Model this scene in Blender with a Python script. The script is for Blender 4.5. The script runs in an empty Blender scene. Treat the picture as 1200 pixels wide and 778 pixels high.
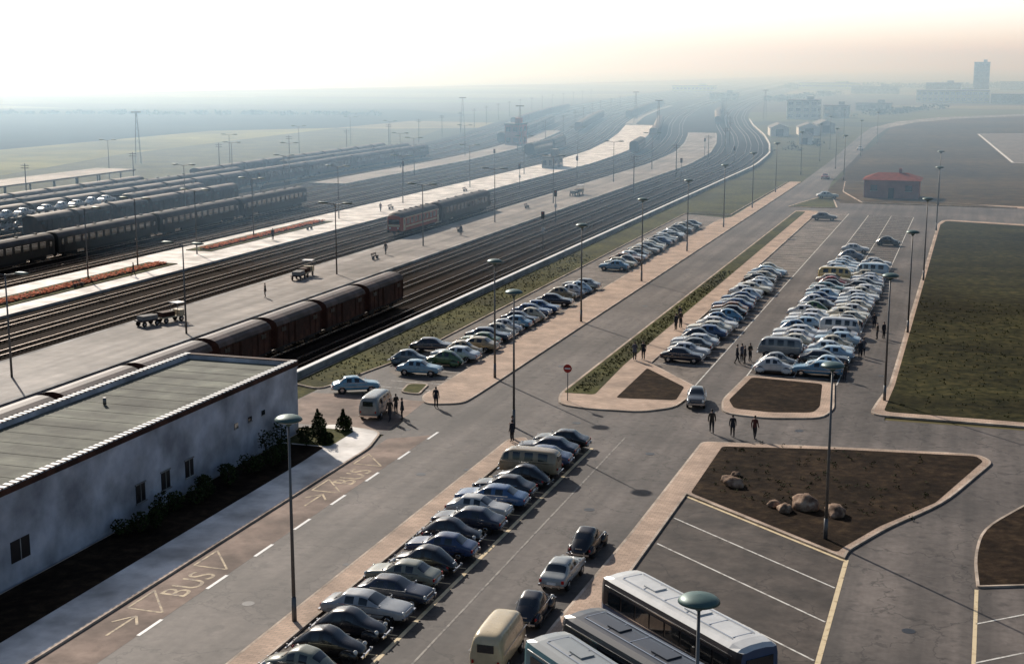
import bpy, math, random
from mathutils import Vector, Matrix
R=random.Random(7)
S=bpy.context.scene
S.view_settings.view_transform='Standard'; S.view_settings.look='None'; S.view_settings.exposure=0
COL=S.collection
# ------------------------------------------------------------------ materials
def newmat(n):
    m=bpy.data.materials.new(n); m.use_nodes=True
    nt=m.node_tree; b=nt.nodes['Principled BSDF']; return m,nt,b
def plain(n,c,rough=.6,metal=0,spec=.5,coat=0,var=0.0,vs=8.0,bump=0):
    m,nt,b=newmat(n)
    b.inputs['Roughness'].default_value=rough; b.inputs['Metallic'].default_value=metal
    b.inputs['Specular IOR Level'].default_value=spec; b.inputs['Coat Weight'].default_value=coat
    b.inputs['Base Color'].default_value=(*c,1)
    if var>0:
        noisecol(nt,b,[tuple(x*(1-var) for x in c),c,tuple(min(1,x*(1+var)) for x in c)],vs,bump=bump)
    return m
def scaled(nt,out,tc,coord,scale,lo,hi,aniso=None,detail=4,a=.3,b=.7):
    N=nt.nodes;L=nt.links
    n2=N.new('ShaderNodeTexNoise'); n2.inputs['Scale'].default_value=scale; n2.inputs['Detail'].default_value=detail
    src=tc.outputs[coord]
    if aniso:
        mp=N.new('ShaderNodeMapping'); mp.inputs['Scale'].default_value=aniso; L.new(src,mp.inputs['Vector']); src=mp.outputs[0]
    L.new(src,n2.inputs['Vector'])
    mr=N.new('ShaderNodeMapRange'); mr.inputs[1].default_value=a; mr.inputs[2].default_value=b
    mr.inputs[3].default_value=lo; mr.inputs[4].default_value=hi
    L.new(n2.outputs['Fac'],mr.inputs[0])
    vm=N.new('ShaderNodeVectorMath'); vm.operation='SCALE'
    L.new(out,vm.inputs[0]); L.new(mr.outputs[0],vm.inputs['Scale']); return vm.outputs[0]
def noisecol(nt,b,cols,scale,detail=6,bump=0,coord='Object',lo=.3,hi=.7,scale2=None,wear=None,cracks=False):
    N=nt.nodes;L=nt.links
    tc=N.new('ShaderNodeTexCoord')
    no=N.new('ShaderNodeTexNoise'); no.inputs['Scale'].default_value=scale; no.inputs['Detail'].default_value=detail
    no.inputs['Roughness'].default_value=.65
    L.new(tc.outputs[coord],no.inputs['Vector'])
    cr=N.new('ShaderNodeValToRGB'); e=cr.color_ramp.elements
    n=len(cols)
    for i,c in enumerate(cols):
        p=lo+(hi-lo)*i/(n-1)
        if i==0: el=e[0]; el.position=p
        elif i==n-1: el=e[-1]; el.position=p
        else: el=e.new(p)
        el.color=(*c,1)
    L.new(no.outputs['Fac'],cr.inputs['Fac'])
    out=cr.outputs['Color']
    if scale2: out=scaled(nt,out,tc,coord,scale2,.6,1.35,a=.34,b=.66)
    if wear: out=scaled(nt,out,tc,coord,.7,.70,1.25,aniso=wear,detail=3,a=.36,b=.64)
    if cracks:
        out=scaled(nt,out,tc,coord,.9,.62,1.0,detail=2,a=.30,b=.40)   # oil stains
        v=N.new('ShaderNodeTexVoronoi'); v.feature='DISTANCE_TO_EDGE'; v.inputs['Scale'].default_value=.16
        n3=N.new('ShaderNodeTexNoise'); n3.inputs['Scale'].default_value=.8; n3.inputs['Detail'].default_value=5
        L.new(tc.outputs[coord],n3.inputs['Vector'])
        vs_=N.new('ShaderNodeVectorMath'); vs_.operation='MULTIPLY_ADD'; vs_.inputs[1].default_value=(3,3,3)
        L.new(n3.outputs['Color'],vs_.inputs[0]); L.new(tc.outputs[coord],vs_.inputs[2]); L.new(vs_.outputs[0],v.inputs['Vector'])
        mr=N.new('ShaderNodeMapRange'); mr.inputs[1].default_value=.002; mr.inputs[2].default_value=.014; mr.inputs[3].default_value=.5; mr.inputs[4].default_value=1
        L.new(v.outputs['Distance'],mr.inputs[0]); vm=N.new('ShaderNodeVectorMath'); vm.operation='SCALE'
        L.new(out,vm.inputs[0]); L.new(mr.outputs[0],vm.inputs['Scale']); out=vm.outputs[0]
    L.new(out,b.inputs['Base Color'])
    if bump:
        bp=N.new('ShaderNodeBump'); bp.inputs['Strength'].default_value=bump; bp.inputs['Distance'].default_value=.1
        L.new(no.outputs['Fac'],bp.inputs['Height']); L.new(bp.outputs['Normal'],b.inputs['Normal'])
    return out
def surf(n,cols,scale,rough=.9,bump=0,spec=.3,**k):
    m,nt,b=newmat(n); b.inputs['Roughness'].default_value=rough; b.inputs['Specular IOR Level'].default_value=spec
    noisecol(nt,b,cols,scale,bump=bump,**k); return m
M={}
M['asphalt']=surf('asphalt',[(.070,.057,.050),(.096,.080,.070),(.122,.103,.090)],1.6,rough=.72,bump=.15,spec=.4,scale2=.09,wear=(1,.03,1),cracks=True)
M['asphalt_bay']=surf('asphalt_bay',[(.036,.027,.022),(.060,.047,.039),(.088,.070,.058)],1.1,rough=.75,bump=.15,spec=.3,scale2=.35,cracks=True)
M['asphalt_light']=surf('asphalt_light',[(.12,.098,.084),(.155,.13,.11),(.19,.16,.135)],1.3,rough=.8,bump=.1,scale2=.35,cracks=True)
M['busbay']=surf('bus_bay_paving',[(.16,.113,.087),(.225,.163,.13),(.29,.215,.17)],.9,rough=.85,bump=.1,scale2=.3)
M['grass']=surf('grass',[(.026,.030,.007),(.056,.058,.014),(.11,.098,.030)],1.2,bump=.6,spec=.1,scale2=.12)
M['lawn']=surf('lawn',[(.012,.013,.004),(.028,.027,.009),(.055,.047,.018)],.9,bump=.8,spec=.05,scale2=.05,lo=.36,hi=.64,wear=(.06,.3,1))
M['dirt']=surf('soil',[(.011,.0065,.0045),(.024,.015,.009),(.052,.034,.019)],1.3,bump=.9,spec=.05,scale2=.25)
M['drygrass']=surf('dry_grass',[(.030,.021,.009),(.066,.044,.020),(.11,.078,.036)],.25,bump=.6,spec=.05,scale2=.022)
M['ballast']=surf('ballast',[(.008,.0052,.004),(.019,.0125,.0095),(.038,.026,.020)],2.5,bump=.8,spec=.02,scale2=.08,wear=(1,.02,1))
M['platform']=surf('platform_paving',[(.16,.14,.125),(.215,.19,.17),(.27,.24,.215)],.8,rough=.75,scale2=.1,wear=(1,.05,1))
M['platform_lt']=surf('platform_paving_light',[(.58,.54,.49),(.68,.64,.59),(.76,.72,.67)],.8,rough=.7,scale2=.3)
M['kerb']=surf('kerb_stone',[(.36,.28,.22),(.47,.38,.30),(.58,.49,.40)],2.5,scale2=.4)
M['rail']=plain('rail_steel',(.30,.25,.22),.35,.9,var=.3,vs=2)
M['sleeper']=plain('sleeper',(.018,.013,.010),.95,spec=.05,var=.3,vs=1)
M['white']=plain('white_paint',(.76,.75,.72),.6,var=.15,vs=3)
M['line']=surf('road_paint',[(.16,.15,.14),(.50,.47,.42),(.72,.70,.64)],2.2,rough=.6,lo=.32,hi=.55)
M['line_y']=surf('road_paint_cream',[(.22,.17,.10),(.60,.46,.27),(.72,.58,.36)],2.2,rough=.6,lo=.3,hi=.5)
M['line_f']=surf('road_paint_worn',[(.09,.085,.08),(.20,.18,.16),(.34,.31,.27)],2.5,rough=.7,lo=.35,hi=.6)
M['line_w']=surf('road_paint_very_worn',[(.18,.13,.10),(.38,.29,.18),(.58,.45,.28)],1.6,rough=.7,lo=.38,hi=.6)
def brick(n,c1,c2,mort,sc):
    m,nt,b=newmat(n); N=nt.nodes;L=nt.links
    tc=N.new('ShaderNodeTexCoord'); bt=N.new('ShaderNodeTexBrick')
    bt.inputs['Scale'].default_value=sc; bt.inputs['Color1'].default_value=(*c1,1); bt.inputs['Color2'].default_value=(*c2,1)
    bt.inputs['Mortar'].default_value=(*mort,1); bt.inputs['Mortar Size'].default_value=.012
    L.new(tc.outputs['Object'],bt.inputs['Vector'])
    out=scaled(nt,bt.outputs['Color'],tc,'Object',.4,.68,1.22,detail=6)
    L.new(out,b.inputs['Base Color']); b.inputs['Roughness'].default_value=.85
    return m
M['paver']=brick('brick_paving',(.52,.37,.27),(.40,.28,.20),(.2,.15,.12),1.2)
M['redbrick']=brick('red_brick',(.62,.09,.03),(.50,.065,.024),(.30,.13,.10),2.5)
M['redroof']=surf('red_roof',[(.14,.03,.016),(.20,.045,.025),(.26,.065,.038)],1,rough=.9,spec=.1)
M['concrete']=surf('concrete',[(.24,.23,.22),(.32,.31,.29),(.40,.39,.37)],.8,scale2=.2)
M['wallwhite']=surf('white_brick_wall',[(.34,.36,.41),(.42,.44,.49),(.49,.50,.54)],.9,scale2=.35,rough=.8)
M['roofgreen']=surf('roof_felt',[(.085,.088,.070),(.13,.134,.105),(.18,.182,.14)],.6,scale2=.25,rough=.85,bump=.3,wear=(.02,1,1))
M['dark']=plain('dark_opening',(.01,.01,.012),.4)
M['tyre']=plain('tyre_rubber',(.012,.012,.012),.8)
M['chrome']=plain('chrome',(.65,.65,.66),.18,1)
M['glass']=plain('dark_glass',(.015,.02,.024),.06,0,.8,coat=.3)
M['lampglass']=plain('lamp_diffuser',(.5,.52,.5),.3)
M['lampteal']=plain('lamp_housing',(.07,.13,.12),.45,.2,var=.15,vs=4)
M['steel']=plain('galvanised_steel',(.15,.15,.15),.5,.5,var=.15,vs=1)
M['red']=plain('red_paint',(.45,.03,.02),.4)
M['tail']=plain('tail_lamp',(.35,.01,.01),.2)
M['headl']=plain('headlamp',(.75,.75,.7),.1)
M['bark']=plain('bark',(.06,.04,.03),.9,var=.3)
M['leaf']=surf('foliage',[(.010,.018,.006),(.024,.036,.010),(.05,.062,.018)],3,spec=.15,scale2=1.0)
M['fartree']=surf('far_foliage',[(.016,.026,.014),(.03,.04,.02),(.045,.055,.026)],.2,spec=.05)
M['flower']=surf('flowers',[(.42,.05,.015),(.62,.11,.03),(.65,.26,.05)],4)
M['stone']=surf('boulder',[(.12,.07,.05),(.28,.18,.12),(.44,.33,.24)],2.2,bump=.7,scale2=1)
def paintmat():
    m,nt,b=newmat('car_paint'); N=nt.nodes;L=nt.links
    oi=N.new('ShaderNodeObjectInfo'); tc=N.new('ShaderNodeTexCoord')
    out=scaled(nt,oi.outputs['Color'],tc,'Object',1.5,.82,1.08)
    L.new(out,b.inputs['Base Color'])
    no=N.new('ShaderNodeTexNoise'); no.inputs['Scale'].default_value=2.5
    L.new(tc.outputs['Object'],no.inputs['Vector'])
    mr=N.new('ShaderNodeMapRange'); mr.inputs[3].default_value=.18; mr.inputs[4].default_value=.42
    L.new(no.outputs['Fac'],mr.inputs[0]); L.new(mr.outputs[0],b.inputs['Roughness'])
    b.inputs['Coat Weight'].default_value=.6; b.inputs['Coat Roughness'].default_value=.08
    return m
M['paint']=paintmat()
M['busroof']=plain('bus_roof_paint',(.62,.62,.6),.35,coat=.3,var=.15,vs=1)
M['wagon']=surf('wagon_boards',[(.030,.011,.007),(.056,.021,.013),(.085,.036,.023)],1.2,scale2=.5,rough=.8)
M['wagonroof']=surf('wagon_roof',[(.042,.027,.025),(.072,.048,.044),(.11,.076,.068)],.6,scale2=.3,rough=.6)
M['coachgreen']=surf('coach_green',[(.010,.012,.012),(.016,.018,.017),(.024,.026,.025)],.5,rough=.45)
M['coachroof']=surf('coach_roof',[(.032,.029,.031),(.052,.048,.050),(.075,.07,.072)],.5,rough=.7)
M['farroof']=surf('bitumen_roof',[(.07,.07,.075),(.11,.11,.115),(.15,.15,.155)],.5,rough=.7)
M['railred']=surf('railcar_red',[(.26,.035,.012),(.36,.05,.018),(.43,.065,.03)],.6,rough=.4)
M['cream']=plain('cream_paint',(.6,.50,.33),.4,var=.1)
M['under']=plain('underframe',(.012,.011,.01),.8)
# people
M['skin']=plain('skin',(.42,.26,.19),.6)
M['hair']=plain('hair',(.03,.02,.012),.7)
M['shoe']=plain('shoe_leather',(.012,.01,.01),.5)
for i,(c,t) in enumerate([((.02,.022,.03),(.018,.018,.02)),((.05,.04,.03),(.03,.03,.035)),((.10,.10,.12),(.025,.025,.03)),((.09,.025,.02),(.03,.028,.03))]):
    M['coat%d'%i]=plain('coat_cloth_%d'%i,c,.9,var=.2,vs=6); M['trou%d'%i]=plain('trouser_cloth_%d'%i,t,.9,var=.2,vs=6)
# fields
def fieldmat():
    m,nt,b=newmat('field_terrain'); N=nt.nodes;L=nt.links
    tc=N.new('ShaderNodeTexCoord'); mp=N.new('ShaderNodeMapping'); mp.inputs['Rotation'].default_value=(0,0,.5); mp.inputs['Scale'].default_value=(.0030,.0085,1)
    L.new(tc.outputs['Object'],mp.inputs['Vector'])
    v=N.new('ShaderNodeTexVoronoi'); v.inputs['Scale'].default_value=1; L.new(mp.outputs[0],v.inputs['Vector'])
    cr=N.new('ShaderNodeValToRGB'); cr.color_ramp.interpolation='CONSTANT'
    e=cr.color_ramp.elements; cols=[(.05,.06,.022),(.13,.11,.05),(.026,.034,.014),(.19,.16,.07),(.045,.032,.02),(.08,.09,.03)]
    e[0].color=(*cols[0],1); e[1].position=.17; e[1].color=(*cols[1],1)
    for i in range(2,6):
        el=e.new(i/6); el.color=(*cols[i],1)
    sp=N.new('ShaderNodeSeparateColor'); L.new(v.outputs['Color'],sp.inputs[0]); L.new(sp.outputs[0],cr.inputs['Fac'])
    out=scaled(nt,cr.outputs['Color'],tc,'Object',.04,.6,1.3,detail=8)
    L.new(out,b.inputs['Base Color'])
    b.inputs['Roughness'].default_value=.95; b.inputs['Specular IOR Level'].default_value=.1
    return m
M['field']=fieldmat()
M['fieldy']=surf('stubble_field',[(.12,.12,.035),(.18,.17,.05),(.24,.22,.07)],.05,spec=.05,scale2=.02)
M['fieldd']=surf('ploughed_field',[(.012,.014,.010),(.020,.022,.015),(.03,.03,.02)],.05,spec=.02,scale2=.012)
M['sea']=surf('sea_water',[(.02,.05,.08),(.03,.07,.11)],.02,rough=.3,bump=.4,spec=.6)
# ------------------------------------------------------------------ mesh builder
class MB:
    def __init__(s): s.v=[];s.f=[];s.m=[];s.s=[];s.mats=[]
    def mi(s,k):
        if k not in s.mats: s.mats.append(k)
        return s.mats.index(k)
    def face(s,idx,k,sm=False): s.f.append(tuple(idx)); s.m.append(s.mi(k)); s.s.append(sm)
    def box(s,c,d,k,rz=0,taper=1.0):
        b=len(s.v); ca,sa=math.cos(rz),math.sin(rz)
        for z,t in ((-.5,1),(.5,taper)):
            for x,y in ((-.5,-.5),(.5,-.5),(.5,.5),(-.5,.5)):
                X=x*d[0]*t;Y=y*d[1]*t
                s.v.append((c[0]+X*ca-Y*sa,c[1]+X*sa+Y*ca,c[2]+z*d[2]))
        for q in ((3,2,1,0),(4,5,6,7),(0,1,5,4),(1,2,6,5),(2,3,7,6),(3,0,4,7)): s.face([b+i for i in q],k)
    def cyl(s,p0,p1,r0,r1,n,k,caps=True,sm=True):
        p0=Vector(p0);p1=Vector(p1);d=(p1-p0).normalized()
        a=d.orthogonal().normalized();b2=d.cross(a); b=len(s.v)
        for p,r in ((p0,r0),(p1,r1)):
            for i in range(n):
                t=2*math.pi*i/n; s.v.append(tuple(p+a*math.cos(t)*r+b2*math.sin(t)*r))
        for i in range(n):
            j=(i+1)%n; s.face((b+i,b+j,b+n+j,b+n+i),k,sm)
        if caps:
            s.face([b+i for i in range(n)][::-1],k); s.face([b+n+i for i in range(n)],k)
    def ell(s,c,r,k,nu=10,nv=6,zmin=-1):
        b=len(s.v); rows=[]
        for j in range(nv+1):
            ph=-math.pi/2+math.pi*j/nv
            z=max(math.sin(ph),zmin)
            row=[]
            for i in range(nu):
                t=2*math.pi*i/nu; s.v.append((c[0]+r[0]*math.cos(ph)*math.cos(t),c[1]+r[1]*math.cos(ph)*math.sin(t),c[2]+r[2]*z)); row.append(len(s.v)-1)
            rows.append(row)
        for j in range(nv):
            for i in range(nu):
                i2=(i+1)%nu; s.face((rows[j][i],rows[j][i2],rows[j+1][i2],rows[j+1][i]),k,True)
    def loft(s,secs,matf,closed=True,caps=None,sm=False):
        n=len(secs[0]); bs=[]
        for sec in secs:
            bs.append(len(s.v)); s.v.extend([tuple(p) for p in sec])
        for a in range(len(secs)-1):
            for i in range(n if closed else n-1):
                j=(i+1)%n; s.face((bs[a]+i,bs[a]+j,bs[a+1]+j,bs[a+1]+i),matf(a,i),sm)
        if caps:
            s.face([bs[0]+i for i in range(n)][::-1],caps); s.face([bs[-1]+i for i in range(n)],caps)
    def addmesh(s,me,keys):
        b=len(s.v); s.v.extend([tuple(v.co) for v in me.vertices])
        for p in me.polygons: s.face([b+i for i in p.vertices],keys[p.material_index] if keys else 'skin',True)
    def mesh(s,name):
        me=bpy.data.meshes.new(name); me.from_pydata(s.v,[],s.f)
        for k in s.mats: me.materials.append(M[k])
        me.polygons.foreach_set('material_index',s.m); me.polygons.foreach_set('use_smooth',s.s); me.update()
        return me
    def obj(s,name,loc=(0,0,0),rz=0):
        return inst(s.mesh(name),name,loc,rz)
def inst(me,name,loc=(0,0,0),rz=0,col=None,sc=1):
    o=bpy.data.objects.new(name,me); o.location=loc; o.rotation_euler=(0,0,rz); o.scale=(sc,sc,sc)
    if col: o.color=(*col,1)
    COL.objects.link(o); return o
def evalmesh(ob):
    bpy.context.view_layer.update()
    dg=bpy.context.evaluated_depsgraph_get()
    me=bpy.data.meshes.new_from_object(ob.evaluated_get(dg)); 
    bpy.data.objects.remove(ob); return me
def rnd(pts,r=1.0,n=4):
    out=[];N=len(pts)
    for i in range(N):
        p=Vector(pts[i][:2]);a=Vector(pts[i-1][:2]);b=Vector(pts[(i+1)%N][:2])
        rr=pts[i][2] if len(pts[i])>2 else r
        rr=min(rr,(a-p).length*.45,(b-p).length*.45)
        if rr<.28: out.append((p.x,p.y)); continue
        A=p+(a-p).normalized()*rr;B=p+(b-p).normalized()*rr
        for k in range(n+1):
            t=k/n; q=A*(1-t)**2+p*2*t*(1-t)+B*t*t; out.append((q.x,q.y))
    return out
def area(p): return sum(p[i-1][0]*p[i][1]-p[i][0]*p[i-1][1] for i in range(len(p)))/2
def inset(p,d):
    if area(p)<0: p=p[::-1]
    out=[];N=len(p)
    for i in range(N):
        a=Vector(p[i-1]);b=Vector(p[i]);c=Vector(p[(i+1)%N])
        e1=(b-a).normalized();e2=(c-b).normalized(); n1=Vector((-e1.y,e1.x));n2=Vector((-e2.y,e2.x))
        n=(n1+n2)
        if n.length<1e-4: n=n1
        n.normalize(); k=max(.5,n.dot(n1)); q=b+n*(d/k); out.append((q.x,q.y))
    return out
from mathutils.geometry import tessellate_polygon
def sheet(mb,p,z,k):
    if area(p)<0: p=p[::-1]
    b=len(mb.v); mb.v.extend([(x,y,z) for x,y in p])
    for t in tessellate_polygon([[Vector((x,y,0)) for x,y in p]]):
        a,c,d=[Vector(p[i]) for i in t]
        t=t if (c-a).cross(d-a)>0 else t[::-1]
        mb.face([b+i for i in t],k)
def raised(name,pts,top,kw=.15,h=.12,r=1.0,extras=(),kk='kerb'):
    p=rnd(pts,r)
    if area(p)<0: p=p[::-1]
    q=inset(p,kw); mb=MB(); n=len(p); b=len(mb.v)
    mb.v.extend([(x,y,-.03) for x,y in p]+[(x,y,h) for x,y in p]+[(x,y,h) for x,y in q])
    for i in range(n):
        j=(i+1)%n; mb.face((b+i,b+j,b+n+j,b+n+i),kk); mb.face((b+n+i,b+n+j,b+2*n+j,b+2*n+i),kk)
    sheet(mb,q,h-.004,top)
    for pts2,k2,r2 in extras: sheet(mb,rnd(pts2,r2),h+.006,k2)
    return mb.obj(name)
def flat(name,pts,z,k,r=0):
    mb=MB(); sheet(mb,rnd(pts,r) if r else [q[:2] for q in pts],z,k); return mb.obj(name)
def line(mb,a,b,w,z,k):
    a=Vector(a);b=Vector(b);d=(b-a).normalized();n=Vector((-d.y,d.x))*w/2
    i=len(mb.v); mb.v.extend([(*(a-n),z),(*(b-n),z),(*(b+n),z),(*(a+n),z)]); mb.face((i,i+1,i+2,i+3),k)
# ------------------------------------------------------------------ ground
flat('ground',[(-9000,-600),(9000,-600),(9000,14000),(-9000,14000)],-.06,'field')
flat('sea',[(-9000,-300),(-2200,-250),(-1400,250),(-900,900),(-760,1120),(-520,1700),(-420,2300),(-300,3400),(900,9000),(1500,13900),(-9000,13900)],.1,'sea')
flat('grass_verge',[(-57,100),(-38,100),(-38,420),(-41,560),(-42,640),(-110,640),(-78,547),(-60,437),(-57,400)],-.03,'grass')
flat('grass_field',[(-232,0),(-180,0),(-180,420),(-215,560),(-262,560),(-250,380),(-232,300)],-.03,'grass')
flat('stubble_field',[(-300,120),(-232.2,120),(-232.2,300),(-250.2,380),(-262.2,560),(-300,520)],-.03,'fieldy')
flat('ploughed_field',[(-900,120),(-300.2,120),(-300.2,520),(-262.2,560.2),(-255,720),(-330,800),(-900,620)],-.03,'fieldd')
flat('dry_field',[(-31,276),(-33,420),(-37,640),(-20,730),(20,800),(160,840),(160,275)],-.03,'drygrass')
# asphalt base
flat('asphalt_ground',[(-53.5,97),(-42,97),(-41.5,20),(80,20),(80,113.5),(-6,113.5),(-6,260),(60,246),(60,275),(9,291),(-26,292),(-31,315),(-33,345),(-34.5,420),(-38,560),(-38,632),(-45,632),(-44,560),(-40.5,420),(-39.5,340),(-39.5,262),(-43,258),(-52,262),(-51.5,125),(-53.5,118)],0,'asphalt')
flat('far_road',[(-45,632),(-38,632),(-30,690),(-12,745),(24,800),(120,850),(400,900),(400,916),(110,870),(18,820),(-20,762),(-38,700)],.0,'platform')
flat('far_parking_lot',[(-1,590),(9,425),(90,415),(90,640)],.0,'asphalt_light')
mb=MB()
for a,b in (((-1,590),(9,425)),((9,425),(90,415)),((-1,590),(90,640))): line(mb,a,b,.8,.02,'white')
mb.obj('far_lot_kerb')
# bays
flat('parking_bays',[(-28.3,129),(-28.3,272),(-22.6,272),(-22.6,121)],.004,'asphalt_light')
flat('parking_bays',[(-18.9,126),(-18.9,271),(-10.8,269),(-10.8,125)],.004,'asphalt_bay')
flat('parking_bays',[(-30.9,40),(-30.9,98.5),(-26,98),(-26,40)],.004,'asphalt_bay')
flat('coach_bays',[(-17,40),(-17,88.7),(-6,79.2),(-6,40)],.004,'asphalt_bay')
flat('bus_bay',[(-41.2,30),(-41.3,96),(-38.5,98),(-38.3,30)],.004,'busbay')
flat('forecourt_paving',[(-53.4,98),(-42.2,98.2),(-43,108),(-50,108.5),(-53.4,108)],.004,'busbay')
flat('parking_bays',[(-50.5,118),(-44,110.5),(-44,258),(-51.5,262)],.004,'asphalt_light')
# markings
mb=MB()
y=129
while y<272: line(mb,(-28.2,y),(-22.8,y),.1,.010,'line'); y+=2.5
line(mb,(-22.6,121),(-22.6,272),.12,.010,'line')
y=127
while y<270: line(mb,(-18.8,y),(-10.9,y),.1,.010,'line'); y+=2.5
line(mb,(-14.8,127),(-14.8,270),.1,.014,'line'); line(mb,(-10.8,125),(-10.8,269),.12,.010,'line'); line(mb,(-18.9,126),(-18.9,270),.12,.010,'line')
y=44
while y<98: line(mb,(-30.8,y),(-26.1,y),.1,.010,'line_y'); y+=2.5
line(mb,(-25.9,40),(-25.9,98.2),.24,.010,'line_y')
line(mb,(-24.05,40),(-24.3,102),.12,.010,'line_f')
y=112
while y<258:
    if not(175<y<186): line(mb,(-48.8,y),(-44,y),.1,.010,'line')
    y+=2.5
for k in range(-8,1):
    y0=89+5*k
    if k<0: line(mb,(-16.8,y0),(-6.1,y0-9.1),.12,.010,'line')
line(mb,(-17,88.7),(-6,79.4),.22,.014,'line_y'); line(mb,(-5.9,79.6),(-5.9,40),.26,.010,'line_y')
line(mb,(1.2,77),(1.0,50),.2,.010,'line_y')
for k in range(6): line(mb,(1.2,72-5*k),(8,78-5*k),.12,.010,'line')
for yy in (46,51.6,57.5,64.2,69.6,74.6,79.8,85.3,91,96.8,): line(mb,(-38.35,yy),(-38.35,yy+2.2),.2,.010,'white')
mb.obj('road_marking')
def text(txt,loc,rz,size):
    cu=bpy.data.curves.new('t','FONT'); cu.body=txt; cu.size=size; cu.align_x='CENTER'
    o=bpy.data.objects.new('t',cu); COL.objects.link(o); me=evalmesh(o); me.materials.clear(); me.materials.append(M['line_w'])
    return inst(me,'painted_lettering',loc,rz)
for yy in (64.5,86): text('BUS',(-38.9,yy,.012),math.pi/2,2.2)
mb=MB()
for yy in (60.5,67.2,82.3,89):
    line(mb,(-40.9,yy),(-38.8,yy),.14,.011,'line_w'); line(mb,(-40.9,yy),(-40.9,yy+2.6),.14,.015,'line_w')
    line(mb,(-38.8,yy),(-40.9,yy+2.6),.12,.019,'line_w')
for yy in (57,79): 
    line(mb,(-39.85,yy),(-39.85,yy+2.6),.14,.011,'line_w'); line(mb,(-40.6,yy+1.6),(-39.85,yy+2.7),.14,.015,'line_w'); line(mb,(-39.1,yy+1.6),(-39.85,yy+2.7),.14,.019,'line_w')
mb.obj('bay_marking')
mb=MB()
for x,y in ((-35.2,63),(-35.4,88),(-22.3,84),(-21.5,98),(-29,105),(-12,108),(-2,70),(-36,125),(-36,160)):
    mb.cyl((x,y,.0),(x,y,.008),.34,.34,18,'dark')
for x,y in ((-32.7,70),(-32.7,90),(-38.9,140),(-32.9,135),(-5.7,84),(-7.3,130),(-40.9,99)): mb.box((x,y,.004),(.45,.4,.012),'dark')
mb.obj('drain_cover')
# islands, kerbs
raised('traffic_island',[(-32.6,274,1.5),(-33.0,113.8,1.5),(-32,110.2,1.5),(-29.2,109.5,1),(-25,109.8,1),(-22.6,112,1.5),(-21.9,119.5,1.2),(-28.3,128.6,.8),(-28.3,274,1.5)],'paver',.16,.12,1,
  extras=[([(-32.4,272),(-32.75,114.3),(-30.0,114.4),(-30.5,127),(-30.6,272)],'grass',.5),([(-28,113.8),(-28.1,126.2),(-23.3,119.6),(-23,114.5)],'dirt',.5)])
raised('traffic_island',[(-19.4,115.9,1.5),(-18.6,111.4,1.5),(-14.8,110.9,1),(-10.7,112.2,1.5),(-10.1,115.8,1),(-11,125.3,.6),(-18.9,126.2,.8)],'paver',.16,.12,1,
  extras=[([(-18.8,116),(-17.9,113.2),(-14.8,112.8),(-11.6,113.8),(-11.3,116),(-12.0,124.6),(-18.3,125.4)],'dirt',.6)])
raised('traffic_island',[(-18.5,102.3,.8),(-8,103.9,1),(1.2,105,1),(2.2,103.2,1),(-.9,92,3),(-4,86,2),(-5.9,81,1),(-6,79.6,0),(-17,88.9,0),(-17.1,76,0),(-17.3,40,0),(-19.2,40,0),(-19.1,65,1),(-18.7,80,1)],'paver',.16,.12,1,
  extras=[([(-16.8,101.3),(-8,103.2),(1,104.3),(1.5,103.1),(-1.4,92),(-4.5,86),(-6.3,81.3),(-6.5,80.4),(-16.8,89.2)],'dirt',.4)])
raised('traffic_island',[(1.2,77.2,.3),(1,82,2),(1.4,87.5,3),(4.5,94.5,2),(9,100,2),(30,101,1),(30,80,1),(8,80,.5)],'dirt',.16,.12,1)
raised('lawn',[(-7.3,114.6,1.5),(-7.0,119,1),(-6.4,126,1),(-6.3,258,1),(-5.5,266,2.5),(9,262,1),(60,249,1),(60,113.6,.5)],'paver',.2,.12,1,
  extras=[([(-6.2,115.9),(-5.9,126),(-5.8,257),(-5,263.8),(9,259.5),(58,246),(58,114.9)],'lawn',.8)])
raised('pavement',[(-43.9,109.5,1),(-42.6,106.8,1.2),(-39.6,108,1.2),(-39.5,112,1),(-39.5,262,.3),(-39.6,340,.3),(-42.2,340,.3),(-42.4,258,1),(-43.9,254,1)],'paver',.16)
raised('traffic_island',[(-46.8,113.6,.8),(-46.2,110.2,.8),(-44.3,110.0,.6),(-44.9,113.9,.6)],'grass',.16)
raised('pavement',[(-32.4,38,.1),(-32.5,98.5,.7),(-31.4,99.4,.6),(-30.9,98.4,.4),(-30.9,38,.1)],'paver',.14)
raised('pavement',[(-41.2,25,.1),(-41.4,93,1),(-42.4,97.6,1.2),(-47,98.6,1),(-48.3,97,.1),(-48.3,25,.1)],'platform_lt',.16,
  extras=[([(-43.8,26),(-44.4,88),(-44.6,92),(-48.2,92),(-48.2,26)],'dirt',.5),([(-44.3,92.2),(-44.4,97),(-48.2,97),(-48.2,92.2)],'grass',.5)])
raised('grass_verge',[(-56.6,110.5,.5),(-53.2,109,1.5),(-51.2,124,2),(-51.6,263,2),(-43.2,262,1),(-42.6,340,1),(-56.6,340,.3)],'grass',.14)
raised('traffic_island',[(-35.2,281,1),(-29.8,313,1),(-25.5,281,1)],'grass',.3)
raised('grass_verge',[(-22,294,1),(-28,318,2),(-30,345,1),(-22,345,1),(-8,300,1),(8,292,1)],'drygrass',.2)
flat('footpath',[(-4,297),(0,293),(60,283),(60,287),(2,297)],.01,'paver')
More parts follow.
